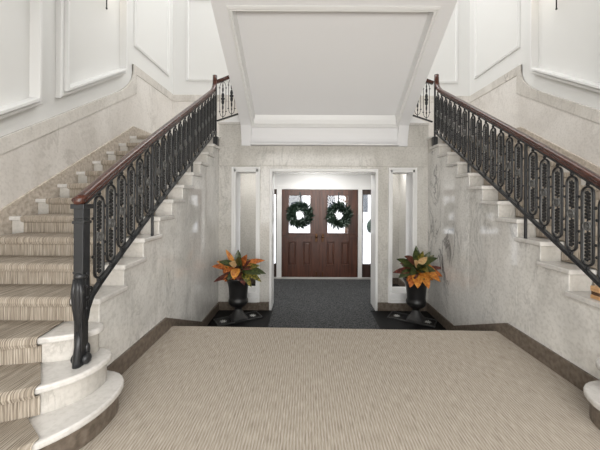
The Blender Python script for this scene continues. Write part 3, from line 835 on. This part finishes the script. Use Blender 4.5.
specR = [(-0.6, -0.4, 0.7, -0.04, 0.24, 0.28, 0.09, 0.6, 4), (0.6, -0.5, 0.7, 0.04, 0.24, 0.26, 0.08, 0.6, 0), (-0.9, -0.4, 0.0, -0.08, 0.14, 0.26, 0.09, 0.6, 0), (0.0, 0.2, 1.0, 0.0, 0.26, 0.24, 0.08, 0.2, 0), (-0.8, -0.2, 0.55, -0.06, 0.2, 0.30, 0.09, 0.4, 0), (-0.95, -0.2, 0.15, -0.06, 0.14, 0.32, 0.085, 0.4, 4), (-0.15, -0.2, 1.0, -0.02, 0.24, 0.24, 0.10, 0.2, 0), (0.15, -0.3, 1.0, 0.0, 0.22, 0.24, 0.08, 0.4, 1), (0.7, -0.1, 0.9, 0.06, 0.2, 0.24, 0.09, 0.3, 1), (0.45, -0.1, 0.9, 0.04, 0.2, 0.26, 0.08, 0.3, 0),
         (0.95, -0.2, 0.3, 0.08, 0.16, 0.28, 0.06, 0.4, 4), (-0.2, -0.9, -0.3, -0.04, 0.12, 0.24, 0.12, 1.3, 2), (0.25, -0.9, -0.3, 0.03, 0.12, 0.25, 0.11, 1.3, 2), (-0.5, -0.8, -0.2, -0.08, 0.1, 0.24, 0.1, 1.1, 3), (0.7, -0.7, -0.1, 0.08, 0.15, 0.26, 0.1, 0.8, 2), (0.85, -0.5, 0.05, 0.1, 0.16, 0.24, 0.09, 0.7, 3),
         (-0.5, -0.7, 0.3, -0.03, 0.15, 0.26, 0.1, 0.8, 0), (0.1, -0.9, 0.4, 0.0, 0.18, 0.26, 0.1, 0.8, 1), (0.5, -0.7, 0.4, 0.03, 0.17, 0.24, 0.09, 0.8, 0), (0.2, -0.5, 0.8, 0.02, 0.24, 0.2, 0.08, 0.7, 5), (-0.3, -0.5, 0.7, -0.02, 0.2, 0.22, 0.08, 0.7, 5)]
tray(-1.06, 4.70, math.radians(30.4), 'black rectangular tray with silver stars under the left urn')
tray(1.665, 4.715, math.radians(-30.4), 'black rectangular tray with silver stars under the right urn')
urn(-1.065, 4.72, math.radians(30.4), 'black pedestal urn in the corner left of the front doors')
urn(1.725, 4.70, math.radians(-30.4), 'black pedestal urn in the corner right of the front doors')
croton(-1.065, 4.72, 'croton with orange and dark green leaves in the left black urn', specL, 3)
croton(1.725, 4.70, 'croton with green top leaves and hanging orange leaves in the right black urn', specR, 11)

# ------------------------------------------------------------------ wreaths on the doors
def wreath(x, z, label, seed):
    rnd = random.Random(seed); y = YD - 0.085
    root = thing('wreath', label, 'wreath', (x, y, z))
    bm = bmesh.new()
    tube(bm, [(0.20*math.cos(2*PI*k/40), 0, 0.20*math.sin(2*PI*k/40)) for k in range(40)], 0.04, 8, True, up=(0, 1, 0))
    for k in range(760):
        a = rnd.uniform(0, 2*PI); b = rnd.uniform(0, 2*PI)
        c = Vector((math.cos(a), 0, math.sin(a))); tdir = Vector((-math.sin(a), 0, math.cos(a)))
        nrm = c*math.cos(b) + Vector((0, -1, 0))*abs(math.sin(b))
        p = c*0.20 + nrm*0.035
        dirv = nrm*rnd.uniform(0.5, 1.1) + tdir*rnd.uniform(0.1, 1.0)
        leafblade(bm, p, dirv, rnd.uniform(0.07, 0.15), rnd.uniform(0.022, 0.042), 0.1, 1 if rnd.random() < 0.13 else 0, n=3, side=dirv.cross(Vector((rnd.uniform(-1, 1), rnd.uniform(-1, 1), rnd.uniform(-1, 1)))))
    obj('greenery', bm, [M['fir'], M['fir2']], root, local=True)
    obj('hanger', bx(-0.014, 0.014, 0.03, 0.036, 0.2, H + 0.14 - z), M['strap'], root, local=True)
wreath(-0.15, H - 0.40, 'round evergreen wreath hanging over the glass of the left door', 1)
wreath(0.755, H - 0.40, 'round evergreen wreath hanging over the glass of the right door', 2)

# ------------------------------------------------------------------ wall lamps, only their lower tips reach into view
def sconce(S, y, tipx, ztip, label):
    x = S['xw']; s = S['s']
    root = thing('wall_lamp', label, 'lamp', (x - s*0.012, y, ztip+0.3))
    xt = tipx
    obj('backplate', bx(x - s*0.002, x - s*0.03, y-0.06, y+0.06, ztip+0.28, ztip+0.68), M['brass'], root, bevel=0.012)
    bm = tube(bmesh.new(), [(x - s*0.02, y, ztip+0.42), ((x+xt)/2, y, ztip+0.34), (xt, y, ztip+0.40), (xt, y, ztip+0.46)], 0.009, 8, up=(0, 1, 0))
    for e in (-0.2, 0.2): tube(bm, [(x - s*0.02, y, ztip+0.44), ((x+xt)/2, y+e*0.6, ztip+0.33), (xt, y+e, ztip+0.40), (xt, y+e, ztip+0.46)], 0.008, 8, up=(0, 0, 1))
    obj('arm', bm, M['brass'], root, smooth=True)
    bm = tube(bmesh.new(), [(xt, y, ztip+0.01), (xt, y, ztip+0.40)], 0.008, 8); obj('drop_rod', bm, M['strap'], root, smooth=True)
    obj('finial', ball(bmesh.new(), (xt, y, ztip+0.01), (0.013, 0.013, 0.016), 10, 8), M['strap'], root, smooth=True)
    for e in (-0.2, 0.2):
        obj('cup', lathe(bmesh.new(), [(0.006, 0.28), (0.02, 0.30), (0.035, 0.42), (0.02, 0.44)], (xt, y+e, ztip), 14), M['strap'], root, smooth=True)
        obj('lamp_shade', lathe(bmesh.new(), [(0.05, 0.46), (0.075, 0.47), (0.05, 0.66), (0.03, 0.665)], (xt, y+e, ztip), 18), M['bulb'], root, smooth=True)
sconce(LFT, 4.20, -2.81, H + 2.63, 'brass wall lamp on the left wall, its drop just in view at the top')
sconce(RGT, 4.12, 3.42, H + 2.60, 'brass wall lamp on the right wall, its drop just in view at the top')

# small wooden block at the frame edge, on the tread below the right railing
root = thing('wooden_block', 'small tan wooden block with dark band on a right stair tread under the railing', 'block', (2.11, 2.16, 4*R))
bm = bx(2.077, 2.147, 2.125, 2.195, 4*R, 4*R+0.028); box(bm, 2.077, 2.147, 2.125, 2.195, 4*R+0.052, 4*R+0.092)
obj('block', bm, M['tan'], root, bevel=0.005)
obj('dark_band', bx(2.082, 2.142, 2.13, 2.19, 4*R+0.027, 4*R+0.053), M['tand'], root)

# ------------------------------------------------------------------ street outside the doors
struct('floor_outside', bx(-25, 25, YD+0.1, 40, LOW-0.12, LOW-0.02), M['pave'])
root = thing('building', 'pale building across the street seen through the door glass', 'building', (2, 24, LOW-0.02))
obj('wall', bx(-14, 16, 24, 26, LOW-0.02, 2.6), M['facade'], root)
for k in range(8):
    a = -12 + k*2.6
    obj('window', bx(a, a+1.3, 23.95, 24.05, 0.3, 1.9), M['darkpane'], root)
own(tag(obj('hedge', ball(bmesh.new(), (4.6, 17, LOW+0.3), (1.2, 0.8, 0.7), 16, 10), M['fir']), 'dark rounded shrub outside, seen through the right sidelight', 'shrub'))

for k, (x, y, lab) in enumerate(((-1.0, 14.0, 'bare dark street tree seen through the left door glass'), (2.2, 16.0, 'bare dark street tree seen through the right door glass'))):
    rnd = random.Random(k+5)
    root = thing('street_tree', lab, 'tree', (x, y, LOW-0.02))
    obj('trunk', tube(bmesh.new(), [(x, y, LOW-0.02), (x+0.03, y, 0.8), (x-0.02, y, 2.0), (x, y, 3.6)], [0.16, 0.13, 0.11, 0.06], 10), M['tand'], root, smooth=True)
    bm = bmesh.new()
    for q in range(16):
        z = rnd.uniform(1.1, 3.2); a = rnd.uniform(0, 2*PI); l = rnd.uniform(0.6, 1.3)
        tube(bm, [(x, y, z), (x+l*0.5*math.cos(a), y+l*0.5*math.sin(a), z+0.2), (x+l*math.cos(a), y+l*math.sin(a), z+rnd.uniform(0.2, 0.7))], [0.05, 0.03, 0.012], 6)
    obj('branches', bm, M['tand'], root, smooth=True)

# ------------------------------------------------------------------ light
def area(name, loc, size, power, rot=(0, 0, 0), col=(1, 1, 1), sy=None):
    l = bpy.data.lights.new(name, 'AREA'); l.energy = power; l.size = size; l.color = col
    if sy: l.shape = 'RECTANGLE'; l.size_y = sy
    o = bpy.data.objects.new(name, l); C.objects.link(o); o.location = loc; o.rotation_euler = rot
    return o
warm = (1.0, 0.99, 0.975)
area('skylight', (0.3, 5.0, ZC-0.05), 5.4, 280, sy=3.6, col=warm)
area('rear_fill', (0.3, -3.9, 1.5), 5.5, 290, rot=(PI/2, 0, 0), sy=2.6, col=warm)  # added fill light behind the camera, lifts the lower hall
area('lower_hall_fill', (0.3, -1.6, 2.93), 4.0, 120, sy=1.8, col=warm)  # added downward fill, brightens the lower hall by bounce off the carpet
for x in (-1.2, 1.8): area('entry_side_fill', (x, 6.15, 2.11), 0.35, 7, col=warm)  # added fill lights that brighten the view through the side openings
area('entry_lamp', (0.3, 6.1, 2.11), 0.8, 26, col=warm)
w = bpy.data.worlds.new('world'); bpy.context.scene.world = w; w.use_nodes = True
bg = w.node_tree.nodes['Background']; bg.inputs[0].default_value = (0.93, 0.96, 1.0, 1); bg.inputs[1].default_value = 3.5

# ------------------------------------------------------------------ camera
cam = bpy.data.cameras.new('camera'); co = bpy.data.objects.new('camera', cam); C.objects.link(co)
cam.sensor_width = 36; cam.lens = 18.0; cam.clip_start = 0.02
cam.shift_x = -6.5/600; cam.shift_y = -27.2/600
co.matrix_world = Matrix.Translation((0, 0, H)) @ Matrix.Rotation(PI/2, 4, 'X') @ Matrix.Rotation(0.0045, 4, 'Z')
sc = bpy.context.scene; sc.camera = co
sc.view_settings.view_transform = 'Standard'; sc.view_settings.look = 'None'
sc.view_settings.gamma = 1; sc.view_settings.use_curve_mapping = False
sc.view_settings.exposure = 0.0
